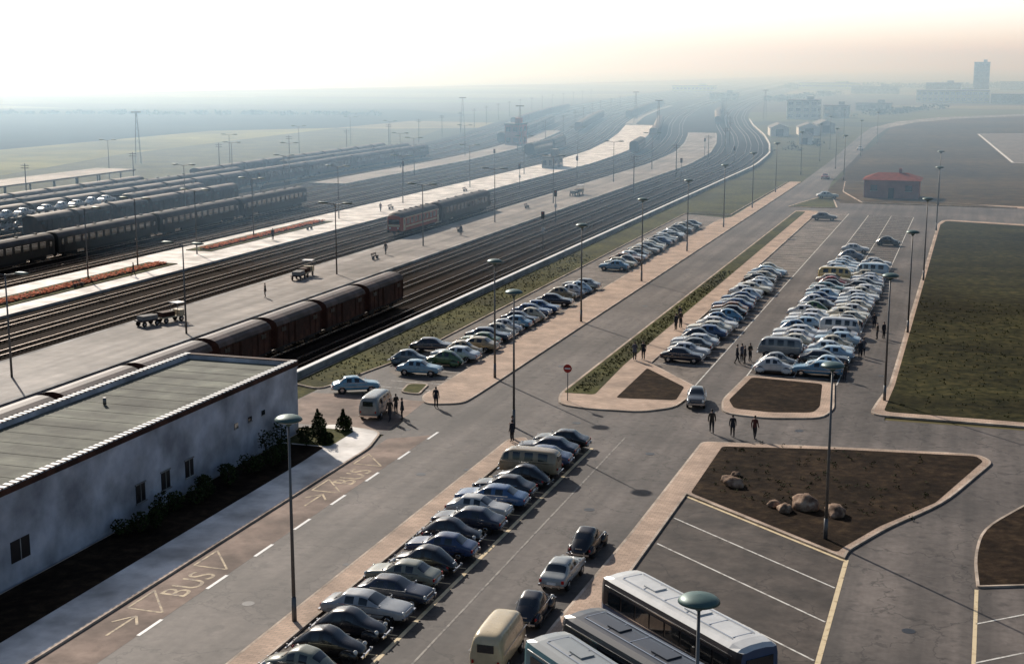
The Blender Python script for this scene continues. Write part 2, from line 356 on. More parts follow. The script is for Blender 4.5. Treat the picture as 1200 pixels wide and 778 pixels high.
# ------------------------------------------------------------------ railway
def sh(y):
    P=[(-1e4,0),(385,0),(437,-3.5),(490,-11),(547,-21),(631,-38),(720,-54),(833,-70),(1000,-88),(1400,-118),(2200,-160),(1e5,-160)]
    for (a,u),(b,v) in zip(P,P[1:]):
        if a<=y<b: return u+(v-u)*(y-a)/(b-a)
ys=[30]+list(range(60,380,40))+list(range(380,1000,15))+list(range(1000,2300,60))
def ribbon(mb,x0,x1,z,k,y0=30,y1=2200,zs=None):
    Y=[y for y in ys if y0<y<y1]; Y=[y0]+Y+[y1]
    b=len(mb.v)
    for y in Y: mb.v.extend([(x0+sh(y),y,z),(x1+sh(y),y,z)])
    for i in range(len(Y)-1): mb.face((b+2*i,b+2*i+1,b+2*i+3,b+2*i+2),k)
def slab(mb,x0,x1,h,k,y0,y1,ke='concrete',ew=.5):
    ribbon(mb,x0+ew,x1-ew,h,k,y0,y1); ribbon(mb,x0,x0+ew,h,ke,y0,y1); ribbon(mb,x1-ew,x1,h,ke,y0,y1)
    Y=[y0]+[y for y in ys if y0<y<y1]+[y1]
    for x in (x0,x1):
        b=len(mb.v)
        for y in Y: mb.v.extend([(x+sh(y),y,-.05),(x+sh(y),y,h)])
        for i in range(len(Y)-1): mb.face((b+2*i,b+2*i+2,b+2*i+3,b+2*i+1),'concrete')
    for y in (y0,y1):
        b=len(mb.v); mb.v.extend([(x0+sh(y),y,-.05),(x1+sh(y),y,-.05),(x1+sh(y),y,h),(x0+sh(y),y,h)]); mb.face((b,b+1,b+2,b+3),'concrete')
mb=MB(); ribbon(mb,-177,-57.3,.0,'ballast'); mb.obj('railway_ballast')
tracks=[-60,-64,-68.3,-72.6,-89.2,-93.8,-98.6,-117,-121.4,-126,-131,-136,-142,-149,-156,-163,-170]
for x in tracks:
    mb=MB()
    for dx in (-.72,.72):
        Y=ys; b=len(mb.v)
        for y in Y:
            w=.035 if y<500 else .05
            mb.v.extend([(x+dx-w+sh(y),y,.02),(x+dx-w+sh(y),y,.22),(x+dx+w+sh(y),y,.22),(x+dx+w+sh(y),y,.02)])
        for i in range(len(Y)-1):
            for j in range(3): mb.face((b+4*i+j,b+4*i+4+j,b+4*i+5+j,b+4*i+1+j),'rail')
    if x>-130:
        y=50
        while y<330: mb.box((x,y,.05),(2.5,.26,.08),'sleeper'); y+=.66 if y<220 else 1.32
    mb.obj('railway_track')
mb=MB(); slab(mb,-86.4,-75.2,.32,'platform',40,560); mb.obj('station_platform')
mb=MB(); slab(mb,-114,-101.8,.32,'platform_lt',40,620,'platform_lt'); mb.obj('station_platform')
mb=MB(); slab(mb,-147,-138.6,.32,'platform',300,560); mb.obj('station_platform')
mb=MB(); slab(mb,-114.6,-110,.32,'platform',630,900); mb.obj('station_platform')
mb=MB()
Y=[108]+[y for y in ys if 108<y<700]
for (xa,xb,za,zb,k) in ((-57.25,-56.95,-.05,.6,'concrete'),(-57.4,-56.88,.6,.72,'white')):
    secs=[[(xa+sh(y),y,za),(xb+sh(y),y,za),(xb+sh(y),y,zb),(xa+sh(y),y,zb)] for y in Y]
    mb.loft(secs,lambda a,i:k,True,k)
mb.obj('boundary_wall')
def bed(x,y0,y1,w):
    mb=MB(); mb.box((x,(y0+y1)/2,.36),(w+2.8,y1-y0+2,.1),'grass'); mb.box((x+.4,(y0+y1)/2,.44),(w,y1-y0,.12),'dirt')
    for i in range(int((y1-y0)*w*26)):
        px=x+.4+R.uniform(-w/2,w/2);py=R.uniform(y0,y1);s=R.uniform(.10,.2);z=.52+R.uniform(0,.25);a=R.uniform(0,3)
        b=len(mb.v); ca,sa=math.cos(a)*s,math.sin(a)*s
        mb.v.extend([(px-ca,py-sa,z),(px+sa,py-ca,z+R.uniform(-.08,.08)),(px+ca,py+sa,z+.05),(px-sa,py+ca,z+R.uniform(-.08,.08))]); mb.face((b,b+1,b+2,b+3),'flower' if R.random()<.88 else 'leaf')
    mb.obj('flower_bed')
bed(-107.5,128,171,1.8); bed(-109.5,186,226,1.5)
# ------------------------------------------------------------------ rail vehicles (length along local x)
def arcsec(x,w,z0,zs,zt,n=8):
    pts=[(x,-w,z0),(x,-w,zs)]
    for i in range(1,n):
        t=math.pi*i/n; pts.append((x,-w*math.cos(t),zs+(zt-zs)*math.sin(t)))
    return pts+[(x,w,zs),(x,w,z0)]
def wheelset(mb,x,r=.48,g=.75):
    for s in (-1,1): mb.cyl((x,s*g-.06,r+.2),(x,s*g+.06,r+.2),r,r,14,'under')
    mb.cyl((x,-g,r+.2),(x,g,r+.2),.08,.08,8,'under')
def mk_wagon(L=9.6):
    mb=MB(); w=1.42
    mb.box((0,0,2.2),(L,2*w,2.1),'wagon')
    mb.loft([arcsec(-L/2-.08,w+.07,3.2,3.27,4.05),arcsec(L/2+.08,w+.07,3.2,3.27,4.05)],lambda a,i:'wagonroof',True,'wagon',False)
    for i in range(9):
        x=-L/2+.15+i*(L-.3)/8
        for s in (-1,1): mb.box((x,s*(w+.03),2.2),(.1,.06,2.08),'wagon')
    for s in (-1,1):
        mb.box((0,s*(w+.06),2.15),(2.0,.07,2.1),'wagon'); mb.box((0,s*(w+.10),3.2),(4.2,.05,.08),'under'); mb.box((0,s*(w-.1),1.05),(L,.12,.2),'under')
        for x in (-3.4,3.4): mb.box((x,s*(w+.035),2.75),(.9,.05,.4),'dark'); mb.box((x,s*.95,.75),(1.3,.1,.35),'under')
    mb.box((0,0,1.05),(L,2.2,.16),'under')
    for x in (-2.7,2.7): wheelset(mb,x)
    for e in (-1,1):
        for s in (-.87,.87): mb.cyl((e*L/2,s,1.05),(e*(L/2+.5),s,1.05),.08,.08,8,'under'); mb.cyl((e*(L/2+.5),s,1.05),(e*(L/2+.56),s,1.05),.22,.22,10,'under')
    return mb.mesh('freight_wagon')
def mk_coach(L=26,body='coachgreen',roof='coachroof',nose=False,band=None,nw=12):
    mb=MB(); w=1.42
    prof=lambda x,k=1.0,d=0:arcsec(x,w*k,1.0,3.2,4.05-d)
    if nose: secs=[prof(-L/2,.8,.5),prof(-L/2+.5,.95,.15),prof(-L/2+1.3),prof(L/2-1.3),prof(L/2-.5,.95,.15),prof(L/2,.8,.5)]
    else: secs=[prof(-L/2,.97,.1),prof(-L/2+.3),prof(L/2-.3),prof(L/2,.97,.1)]
    mb.loft(secs,lambda a,i: body if i in(0,9) else (roof if i<9 else 'under'),True,body,False)
    e=1.8
    for s in (-1,1):
        n=nw
        for i in range(n):
            x=-L/2+e+(i+.5)*(L-2*e)/n
            mb.box((x,s*(w+.004),2.45),((L-2*e)/n*.68,.03,.85),'glass'); mb.box((x,s*(w+.003),2.98),((L-2*e)/n*.72,.05,.05),'chrome')
        for x in (-L/2+.95,L/2-.95):
            mb.box((x,s*(w-.0),2.1),(.75,.05,2.0),'under' if not band else band); mb.box((x,s*(w+.03),2.5),(.45,.02,.8),'glass')
        if band: mb.box((0,s*(w+.006),1.65),(L-3.2,.02,.28),band); mb.box((0,s*(w+.006),3.12),(L-2.8,.02,.14),band)
        mb.box((0,s*1.2,.85),(L*.5,.3,.5),'under')
    if nose:
        for sx in (-1,1):
            mb.box((sx*(L/2-.12),0,2.5),(.3,1.9,.75),'glass'); 
            for s in (-.7,.7): mb.cyl((sx*(L/2-.1),s,1.5),(sx*(L/2+.06),s,1.5),.14,.14,10,'headl')
            mb.box((sx*(L/2+.0),0,1.9),(.06,2.0,.3),band or body)
    for i in range(6): mb.box((-L/2+2.5+i*(L-5)/5,0,4.08),(.5,.4,.18),'coachroof')
    for x in (-L/2+3.2,L/2-3.2):
        for d in (-1.25,1.25): wheelset(mb,x+d)
        for s in (-1,1): mb.box((x,s*1.0,.7),(3.3,.12,.35),'under')
    for e2 in (-1,1):
        for s in (-.87,.87): mb.cyl((e2*L/2,s,1.05),(e2*(L/2+.35),s,1.05),.15,.2,10,'under')
    return mb.mesh('coach')
wag=mk_wagon(); coach=mk_coach(); railcar=mk_coach(17,'railred','coachroof',True,'cream',8)
coachred=mk_coach(26,'wagon','wagonroof',False,None,12)
def put(me,name,x,y,col=None): 
    a=math.atan2(10,sh(y+5)-sh(y-5)); return inst(me,name,(x+sh(y),y,.02),a,col)
y=146
while y>45:
    put(wag,'freight_wagon',-64,y); y-=10.9
put(railcar,'diesel_railcar',-89.2,220); put(coach,'passenger_coach',-89.2,242.5)
y=239
while y>60: put(coach,'passenger_coach',-126,y); y-=26.9
for y in (419,446): put(coach,'passenger_coach',-126,y)
put(coach,'passenger_coach',-98.6,442)
for y in (240,): put(coachred,'passenger_coach',-149,y)
for y in range(300,400,27): put(coachred,'passenger_coach',-156,y)
for y in (200,227,254,281): put(coach,'passenger_coach',-163,y)
for i,y in enumerate(range(215,400,11)): 
    if i not in (5,6): put(wag,'freight_wagon',-170,y)
for y in range(190,300,11): put(wag,'freight_wagon',-156,y)
for y in range(150,250,11):
    if y not in (183,): put(wag,'freight_wagon',-142,y)
for y in (330,357,384): put(coach,'passenger_coach',-163,y)
for y in range(520,640,11): put(wag,'freight_wagon',-98.6,y)
for y in range(560,700,11): put(wag,'freight_wagon',-131,y)
for y in range(480,620,27): put(coach,'passenger_coach',-149,y)
for y in range(700,900,11): put(wag,'freight_wagon',-117,y)
for y in range(640,760,11): put(wag,'freight_wagon',-72.6,y)
for y in range(600,800,11): put(wag,'freight_wagon',-163,y)
# ------------------------------------------------------------------ road vehicles
def carbody(secs,types,keys=('paint','glass')):
    """secs: (x, w_sill, w_belt, z_sill, z_belt, w_top, z_top)"""
    v=[];f=[];m=[]
    for (x,ws,wb,zs,zb,wr,zt) in secs:
        h=[(ws*.93,zs),(ws,zs+(zb-zs)*.35),(wb,zb-(zb-zs)*.22),(wb*.955,zb),(wr,zt-.05 if zt-zb>.2 else (zb+zt)/2+.005),(wr*.55,zt)]
        v+=[(x,a,b) for a,b in h]+[(x,-a,b) for a,b in h[::-1]]
    n=12
    for a in range(len(secs)-1):
        t=types[a]
        for i in range(n):
            j=(i+1)%n; g=0
            if t=='g' and i in (3,7): g=1
            if t=='w' and i in (4,5,6): g=1
            f.append((a*n+i,(a+1)*n+i,(a+1)*n+j,a*n+j)); m.append(g)
    f.append(tuple(range(n))); m.append(0); b=(len(secs)-1)*n; f.append(tuple(range(b+n-1,b-1,-1))); m.append(0)
    me=bpy.data.meshes.new('b'); me.from_pydata(v,[],f); 
    for k in keys: me.materials.append(M[k])
    me.polygons.foreach_set('material_index',m)
    o=bpy.data.objects.new('b',me); COL.objects.link(o)
    md=o.modifiers.new('s','SUBSURF'); md.levels=2; md.render_levels=2
    return evalmesh(o)
def wheels(mb,xs,w,r=.31,tw=.17):
    for x in xs:
        for s in (-1,1):
            mb.cyl((x,s*(w-tw),r),(x,s*w,r),r,r*.96,18,'tyre'); mb.cyl((x,s*w,r),(x,s*(w+.015),r),r*.55,r*.45,14,'chrome')
            mb.cyl((x,s*(w-.1),r+.03),(x,s*(w-.035),r+.03),r*1.22,r*1.22,18,'dark')
def mk_sedan(v=0):
    L=[4.45,4.1,4.7][v]; k=L/4.45; W=[.82,.77,.86][v]; roof=[1.44,1.42,1.42][v]
    fr=[.34,.30,.30][v]
    S_=[(2.22,.70,.70,.36,.60,.6,.64),(2.12,.80,.80,.27,.80,.68,.83),(1.4,.83,.83,.24,.87,.70,.93),(.85,.84,.84,.22,.91,.72,.965),
        (fr,.84,.84,.22,.93,.60,roof-.03),(-.2,.85,.85,.22,.93,.61,roof),(-.3,.85,.85,.22,.93,.61,roof),(-.95,.85,.85,.22,.93,.59,roof-.03),
        (-1.05,.84,.84,.22,.93,.585,roof-.045),(-1.5,.84,.84,.24,.93,.68,.975),(-2.08,.81,.81,.28,.87,.66,.90),(-2.22,.72,.72,.38,.66,.56,.68)]
    S_=[(a*k,b*W/.85,c*W/.85,d,e,f_*W/.85,g_) for a,b,c,d,e,f_,g_ in S_]
    me=carbody(S_,['p','p','p','w','g','p','g','p','w','p','p'])
    mb=MB(); mb.addmesh(me,['paint','glass'])
    wheels(mb,(1.38*k,-1.3*k),W+.0)
    for s in (1,-1):
        mb.box((s*2.2*k,0,.46),(.12,1.6*W/.85,.12),'chrome')
        for t in (-1,1):
            mb.box((s*2.24*k,t*.45,.46),(.12,.08,.22),'chrome')
            if s>0: mb.cyl((2.08*k,t*.6,.68),(2.2*k,t*.6,.68),.11,.1,12,'headl')
            else: mb.box((-2.16*k,t*.62,.68),(.08,.14,.16),'tail')
    mb.box((2.16*k,0,.64),(.05,.8,.16),'chrome'); mb.box((-2.215*k,0,.58),(.03,.5,.12),'white')
    for t in (-1,1):
        mb.box((-.1*k,t*(W+.005),.60),(3.3*k,.02,.03),'chrome'); mb.box((-.1*k,t*W*.965,.935),(2.2*k,.02,.025),'chrome')
        mb.box((1.0*k,t*W*.9,1.02),(.05,.12,.08),'chrome')
        for x in (.1,-.85): mb.box((x*k,t*(W+.008),.78),(.16,.03,.03),'chrome')
    return mb.mesh('car')
def mk_beetle():
    S_=[(1.86,.34,.34,.34,.46,.25,.50),(1.7,.42,.44,.28,.62,.33,.70),(1.25,.52,.55,.24,.78,.42,.90),(.72,.62,.62,.22,.90,.50,.99),
        (.40,.68,.70,.22,.94,.50,1.38),(-.1,.72,.72,.22,.95,.53,1.49),(-.2,.72,.72,.22,.95,.53,1.49),(-.75,.70,.70,.22,.94,.50,1.40),(-.85,.68,.69,.22,.93,.49,1.36),
        (-1.25,.60,.62,.24,.86,.42,1.10),(-1.65,.48,.50,.28,.66,.34,.80),(-1.95,.36,.36,.34,.46,.25,.50)]
    me=carbody(S_,['p','p','p','w','g','p','g','p','w','p','p'])
    mb=MB(); mb.addmesh(me,['paint','glass'])
    for x in (1.22,-1.2):
        for s in (-1,1): mb.ell((x,s*.60,.36),(.50,.22,.36),'paint',14,8)
    wheels(mb,(1.22,-1.2),.77,.31,.14)
    for s in (-1,1):
        mb.box((0,s*.70,.27),(1.6,.18,.05),'dark'); mb.ell((1.58,s*.58,.60),(.12,.11,.12),'headl',10,6); mb.ell((-1.6,s*.60,.52),(.09,.07,.10),'tail',8,6)
        mb.box((0,s*.727,.9),(1.5,.015,.025),'chrome')
    for s,x in ((1,1.93),(-1,-2.0)):
        mb.box((x,0,.40),(.08,1.35,.09),'chrome')
        for t in (-.4,.4): mb.box((x+s*.03,t,.44),(.08,.07,.22),'chrome')
    mb.box((-1.75,0,.62),(.12,.4,.12),'chrome')
    return mb.mesh('car')
def mk_van(tall=False):
    h=2.05 if tall else 1.92
    S_=[(2.1,.66,.66,.36,.95,.5,1.02),(2.02,.80,.80,.28,1.1,.62,1.2),(1.78,.84,.84,.26,1.18,.66,h-.12),(1.3,.86,.86,.26,1.18,.70,h-.02),(1.15,.86,.86,.26,1.18,.70,h),
        (.45,.86,.86,.26,1.18,.71,h+.02),(.33,.86,.86,.26,1.18,.71,h+.02),(-.5,.86,.86,.26,1.18,.71,h+.02),(-.62,.86,.86,.26,1.18,.71,h+.02),(-1.5,.86,.86,.26,1.18,.70,h),(-1.9,.84,.84,.28,1.16,.66,h-.1),(-2.1,.76,.76,.36,1.1,.56,h-.45)]
    me=carbody(S_,['p','w','g','p','g','p','g','p','g','p','p'] if not tall else ['p','w','g','p','p','p','p','p','p','p','p'])
    mb=MB(); mb.addmesh(me,['paint','glass']); wheels(mb,(1.2,-1.2),.86,.32)
    for s in (1,-1):
        mb.box((s*2.14,0,.42),(.08,1.55,.12),'chrome' if not tall else 'white')
        for t in (-.62,.62):
            if s>0: mb.cyl((2.0,t,.78),(2.12,t,.78),.11,.1,12,'headl')
            else: mb.box((-2.1,t,.75),(.06,.1,.16),'tail')
    mb.box((-2.06,0,1.4),(.06,.8,.38),'glass'); mb.box((0,.862,1.14),(3.8,.015,.03),'chrome'); mb.box((0,-.862,1.14),(3.8,.015,.03),'chrome')
    return mb.mesh('van')
sed=[mk_sedan(0),mk_sedan(1),mk_sedan(2)]; beetle=mk_beetle(); van=mk_van(); dvan=mk_van(True)
def mk_bus(stripe,side,roof):
    L=10.8;mb=MB();w=1.22
    def sec(x,k=1,d=0,z0=.45):
        W=w*k;zt=3.0-d
        return [(x,-W,z0),(x,-W,1.5),(x,-W*.97,2.45),(x,-W*.90,2.75),(x,-W*.72,2.93-d),(x,-W*.3,zt),(x,W*.3,zt),(x,W*.72,2.93-d),(x,W*.90,2.75),(x,W*.97,2.45),(x,W,1.5),(x,W,z0)]
    secs=[sec(-L/2,.86,.2,.55),sec(-L/2+.25,.96,.06),sec(-L/2+.8),sec(-2),sec(2),sec(L/2-.8),sec(L/2-.25,.97,.06),sec(L/2,.9,.2,.55)]
    mb.loft(secs,lambda a,i: side if i in(0,10,11) else(stripe if i in (1,2,8,9) else roof),True,side,False)
    for s in (-1,1):
        for i in range(8):
            x=-L/2+1.15+i*1.2; mb.box((x,s*1.215,1.98),(1.06,.03,.72),'glass')
        mb.box((0,s*1.226,1.56),(L-1,.02,.05),'chrome'); mb.box((0,s*1.226,1.15),(L-.8,.02,.06),'chrome'); mb.box((0,s*1.226,.72),(L-.8,.02,.05),'chrome')
        mb.box((0,s*1.19,2.52),(L-.9,.03,.06),'chrome')
        for i in range(7): mb.box((-L/2+1.75+i*1.2,s*1.04,2.66),(.9,.12,.17),'glass')
    mb.box((L/2-.05,-.5,2.0),(.24,.88,.85),'glass'); mb.box((L/2-.05,.5,2.0),(.24,.88,.85),'glass'); mb.box((-L/2+.08,0,2.1),(.26,1.5,.6),'glass')
    for s in (-.8,.8):
        mb.cyl((L/2-.05,s,.95),(L/2+.06,s,.95),.13,.12,12,'headl'); mb.box((-L/2-.02,s,1.0),(.06,.16,.22),'tail')
    for s in (-1,1): mb.box((s*(L/2+.04),0,.58),(.14,2.2,.16),'chrome')
    mb.box((L/2+.02,0,1.0),(.05,.7,.3),'chrome')
    for x in (L/2-2.1,-L/2+2.6):
        for s in (-1,1):
            mb.cyl((x,s*.95,.48),(x,s*1.235,.48),.48,.47,18,'tyre'); mb.cyl((x,s*1.235,.48),(x,s*1.26,.48),.25,.2,14,'chrome')
    mb.box((-1,0,3.02),(1.1,.8,.1),roof); mb.box((2.4,0,3.02),(.9,.7,.1),roof)
    for s in(-1,1): mb.box((0,s*.62,2.985),(8.5,.05,.05),'chrome')
    for i in range(6): mb.box((-4.2+i*1.7,0,3.0),(.04,1.1,.02),'chrome')
    return mb.mesh('coach_bus')
M['bteal']=plain('bus_teal',(.10,.22,.25),.35,coat=.3,var=.1,vs=1); M['bblue']=plain('bus_blue',(.05,.09,.17),.3,coat=.4,var=.1,vs=1)
M['bdark']=plain('bus_dark',(.03,.035,.045),.35,coat=.3,var=.2,vs=1); M['bgrey']=plain('bus_grey',(.28,.30,.30),.35,coat=.3,var=.1,vs=1)
M['bbrown']=plain('bus_brown',(.06,.045,.04),.35,coat=.3,var=.2,vs=1)
ang=math.atan2(-.667,.745)+math.pi
inst(mk_bus('bbrown','bblue','busroof'),'coach_bus',(-11.9,62.55,.012),ang)
inst(mk_bus('bdark','bdark','bdark'),'coach_bus',(-12.3,57.25,.012),ang+.03)
inst(mk_bus('bteal','bteal','bgrey'),'coach_bus',(-13.2,53.9,.012),ang)
DARK=[(.012,.012,.014),(.018,.022,.035),(.03,.05,.09),(.05,.06,.065),(.10,.11,.12),(.015,.015,.02),(.02,.03,.05)]
MID=[(.16,.18,.20),(.07,.15,.26),(.24,.25,.25),(.10,.20,.22),(.04,.09,.19),(.32,.25,.15),(.10,.24,.36)]
LT=[(.62,.62,.60),(.66,.67,.68),(.50,.52,.53),(.50,.43,.30),(.36,.50,.60),(.62,.57,.44),(.5,.56,.6)]
ACC=[(.34,.03,.02),(.06,.12,.05),(.03,.06,.15),(.25,.10,.03)]
def pick(wd,wm,wl,wa=.06):
    r=R.random()*(wd+wm+wl+wa)
    if r<wd: return R.choice(DARK)
    if r<wd+wm: return R.choice(MID)
    if r<wd+wm+wl: return R.choice(LT)
    return R.choice(ACC)
def car(x,y,rz,w=(.3,.3,.4),me=None,col=None,z=.016,pb=.35):
    if me is None:
        r=R.random(); me=beetle if r<pb else R.choice(sed)
        if r>.98: me=van
    return inst(me,'parked_car' if me not in (van,dvan) else 'parked_van',(x+R.uniform(-.3,.3),y+R.uniform(-.15,.15),z),rz+R.uniform(-.05,.05),col or pick(*w))
row=[('b',0),('b',3),('b',0),('b',5),('s',4),('s',1),('s',3),('b',0),('s',6),('b',5),('s',1),('s',7),('s',2),('s',5),('b',0),('v',8),('s',6),('s',1),('s',0)]
rc=[(.012,.012,.014),(.02,.028,.05),(.04,.10,.22),(.22,.23,.18),(.36,.38,.39),(.02,.02,.025),(.03,.055,.13),(.5,.5,.48),(.32,.25,.16)]
y=53.2
for t,c in row:
    me={'b':beetle,'s':R.choice(sed),'v':van}[t]
    inst(me,'parked_car' if t!='v' else 'parked_van',(-28.2+R.uniform(-.35,.25),y+R.uniform(-.1,.1),.016),(math.pi if R.random()<.75 else 0)+R.uniform(-.05,.05),rc[c]); y+=2.47
for me,y,c in ((beetle,76.6,(.012,.012,.014)),(sed[1],71.3,(.33,.35,.34)),(beetle,65.9,(.018,.02,.028)),(dvan,60.3,(.62,.50,.31))):
    inst(me,'parked_car' if me!=dvan else 'delivery_van',(-20.4,y,.006),math.pi/2+R.uniform(-.04,.04),c)
y=130.4
while y<191: car(-25.7,y,R.choice((0,math.pi)),(.35,.5,.5)); y+=2.5
car(-25.8,259,0,col=(.04,.04,.05))
for xx in (-16.9,-12.7):
    y=128.3
    while y<203:
        if R.random()<.97: car(xx,y,R.choice((0,math.pi)),(.22,.4,.9),pb=.3)
        y+=2.5
inst(van,'parked_van',(-16.9,185.8,.016),0,(.5,.36,.12))
car(-12.7,226,0,col=(.02,.02,.02)); car(-16.7,208,0,col=(.1,.14,.2)); car(-16.7,215.5,0,col=(.6,.6,.6))
y=122
while y<240:
    if not(174<y<186) and R.random()<.96: car(-46.4,y,R.choice((0,math.pi)),(.3,.45,.4))
    y+=2.5
car(-50.2,109.5,.5,col=(.12,.30,.42),me=sed[1]); car(-49.8,121.3,.1,me=beetle,col=(.10,.14,.17)); car(-50,127.5,.1,me=sed[0],col=(.03,.035,.05)); car(-47,117.5,.1,me=sed[1],col=(.20,.36,.46))
inst(van,'parked_van',(-45.0,102.4,.016),math.pi/2+.1,(.22,.23,.22))
inst(sed[1],'moving_car',(-21.2,114.2,.006),-math.pi/2+.15,(.03,.04,.05))
inst(sed[0],'moving_car',(-29.5,300,.15),.3,(.5,.55,.55)); inst(sed[2],'moving_car',(-35.2,352,.006),math.pi/2,(.3,.1,.08)); inst(sed[0],'moving_car',(-36.5,470,.006),math.pi/2,(.6,.6,.6))
def mk_carrier():
    mb=MB(); L=22
    for z in (1.1,2.85):
        mb.box((0,0,z),(L,2.7,.16),'coachroof')
        for s in (-1,1): mb.box((0,s*1.35,z+.2),(L,.06,.25),'steel')
    for i in range(7):
        for s in (-1,1): mb.box((-L/2+.3+i*(L-.6)/6,s*1.36,2.0),(.14,.1,1.8),'steel')
    for x in (-8,8):
        for d in (-1,1): wheelset(mb,x+d)
    return mb.mesh('car_carrier_wagon')
cc=mk_carrier()
for y0 in (165,188.5,212):
    inst(cc,'car_carrier_wagon',(-149,y0,.02),math.pi/2)
    for k in range(5):
        for z in (1.2,2.95):
            if R.random()<.95: inst(beetle if k%2 else sed[1],'transported_car',(-149,y0-8.7+k*4.35,z),math.pi/2,R.choice(LT[:3]+[(.5,.5,.5)]))
def mk_trolley():
    mb=MB(); mb.box((0,0,.62),(3.0,1.3,.14),'cream'); mb.box((1.1,0,.95),(.6,1.2,.55),'cream'); mb.box((1.0,0,2.0),(1.2,1.35,.08),'white')
    for x in (.5,1.5):
        for s in (-.6,.6): mb.cyl((x,s,.7),(x,s,2.0),.03,.03,6,'steel')
    mb.box((-.6,0,.95),(1.6,1.1,.5),'wagon'); wheels(mb,(1.0,-1.0),.62,.26,.12)
    mb.box((-3.0,0,.6),(2.4,1.3,.12),'wagonroof'); mb.box((-3.0,0,.9),(1.9,1.1,.45),'concrete'); mb.box((-1.65,0,.5),(.5,.06,.06),'steel'); wheels(mb,(-2.2,-3.8),.62,.24,.12)
    return mb.mesh('baggage_tractor')
tr=mk_trolley(); inst(tr,'baggage_tractor',(-82.2,132.5,.33),1.2); inst(tr,'baggage_tractor',(-83,167,.33),1.7); inst(tr,'baggage_tractor',(-80,290,.33),1.5)
def mk_bench():
    mb=MB()
    for i in range(3): mb.box((0,-.15+i*.15,.46),(1.8,.11,.04),'wagon')
    for i in range(2): mb.box((0,.26,.66+i*.16),(1.8,.04,.11),'wagon')
    for x in (-.7,.7): mb.box((x,0,.22),(.06,.4,.44),'steel'); mb.box((x,.24,.65),(.05,.05,.5),'steel')
    return mb.mesh('platform_bench')
bn=mk_bench()
for x,y in ((-81,185),(-106,150),(-106,215),(-106,250),(-81,220),(-82,260),(-105.5,290)): inst(bn,'platform_bench',(x,y,.33),math.pi/2)
# ------------------------------------------------------------------ lamps and signs
def mk_lamp():
    mb=MB(); mb.cyl((0,0,0),(0,0,1.3),.13,.12,12,'steel'); mb.cyl((0,0,1.3),(0,0,10.35),.10,.055,12,'steel')
    mb.cyl((0,0,10.2),(0,0,10.42),.10,.28,16,'lampteal')
    mb.cyl((0,0,10.42),(0,0,10.5),.54,.66,24,'lampglass')
    mb.ell((0,0,10.5),(.70,.70,.27),'lampteal',24,10,zmin=0)
    return mb.mesh('street_lamp')
lamp=mk_lamp()
for x,y in ((-31.7,61.4),(-33.3,102.3),(-40.2,118),(-7.4,82.6),(-6.4,120),(-6.1,152),(-6.0,190),(-6.2,248),(-7.2,292),(-40.3,147.5),(-40.6,178),(-40.8,209),(-41,242),(-41.3,276),(-41.6,311),(-42.3,362),(-30.5,348),(-43,412),(-36,385),(-7.9,43.9),(-46,470),(-34,440),(-48,540),(-34,510)):
    inst(lamp,'street_lamp',(x,y,.1),R.uniform(0,6))
def mk_twin():
    mb=MB(); mb.cyl((0,0,0),(0,0,9.3),.11,.06,10,'steel'); mb.cyl((-1.7,0,9.45),(0,0,9.2),.035,.045,8,'steel'); mb.cyl((1.7,0,9.45),(0,0,9.2),.035,.045,8,'steel')
    for s in (-1,1): mb.ell((s*1.75,0,9.45),(.75,.24,.13),'lampteal',14,6); mb.ell((s*1.75,0,9.40),(.6,.19,.12),'lampglass',12,6)
    return mb.mesh('platform_lamp')
tw=mk_twin()
for x,y in ((-77,127),(-81,104),(-80,170),(-80,201),(-80,235),(-80,271),(-81,324),(-81,365),(-108,155),(-109,168),(-108,182),(-110,203),(-108.5,232),(-108.5,262),(-108,300),(-108,340),(-108,390),(-155.6+3,300),(-166.5,298),(-204,447),(-200,298),(-133.5,330),(-133.5,260),(-111,128),(-185,330),(-190,380),(-178,420),(-138.5,230),(-145.5,350),(-145.5,400)):
    inst(tw,'platform_lamp',(x,y,.3 if (-87<x<-75 or -114<x<-101) else 0),0)
mb=MB(); mb.cyl((0,0,0),(0,0,8.2),.13,.08,8,'bark')
for z in (7.3,7.8): mb.box((0,0,z),(1.9,.1,.1),'bark')
for x in (-.8,-.35,.35,.8):
    for z in (7.3,7.8): mb.cyl((x,0,z+.05),(x,0,z+.2),.035,.03,6,'white')
tp=mb.mesh('telegraph_pole')
for i in range(22): inst(tp,'telegraph_pole',(-179+sh(200+i*38),200+i*38,0),0)
for i in range(12): inst(tp,'telegraph_pole',(-70.5+sh(300+i*45),300+i*45,0),0)
for i in range(8): inst(tp,'telegraph_pole',(-133.4+sh(470+i*50),470+i*50,0),0)
def mk_mast(h=14):
    mb=MB()
    for sx in (-1,1):
        for sy in (-1,1): mb.cyl((sx*.8,sy*.8,0),(sx*.15,sy*.15,h),.06,.04,5,'steel')
    n=8
    for i in range(n):
        z0=h*i/n;z1=h*(i+1)/n;a=.8-.65*i/n;b=.8-.65*(i+1)/n
        for (p,q) in (((-1,-1),(1,-1)),((1,-1),(1,1)),((1,1),(-1,1)),((-1,1),(-1,-1))):
            mb.cyl((p[0]*a,p[1]*a,z0),(q[0]*b,q[1]*b,z1),.03,.03,4,'steel')
    mb.box((0,0,h+.2),(2.6,.8,.3),'steel'); return mb.mesh('floodlight_mast')
mast=mk_mast()
for x,y in ((-222,345),(-190,520),(-110,505),(-138,430),(-150,640),(-100,700)): inst(mast,'floodlight_mast',(x,y,0),.4)
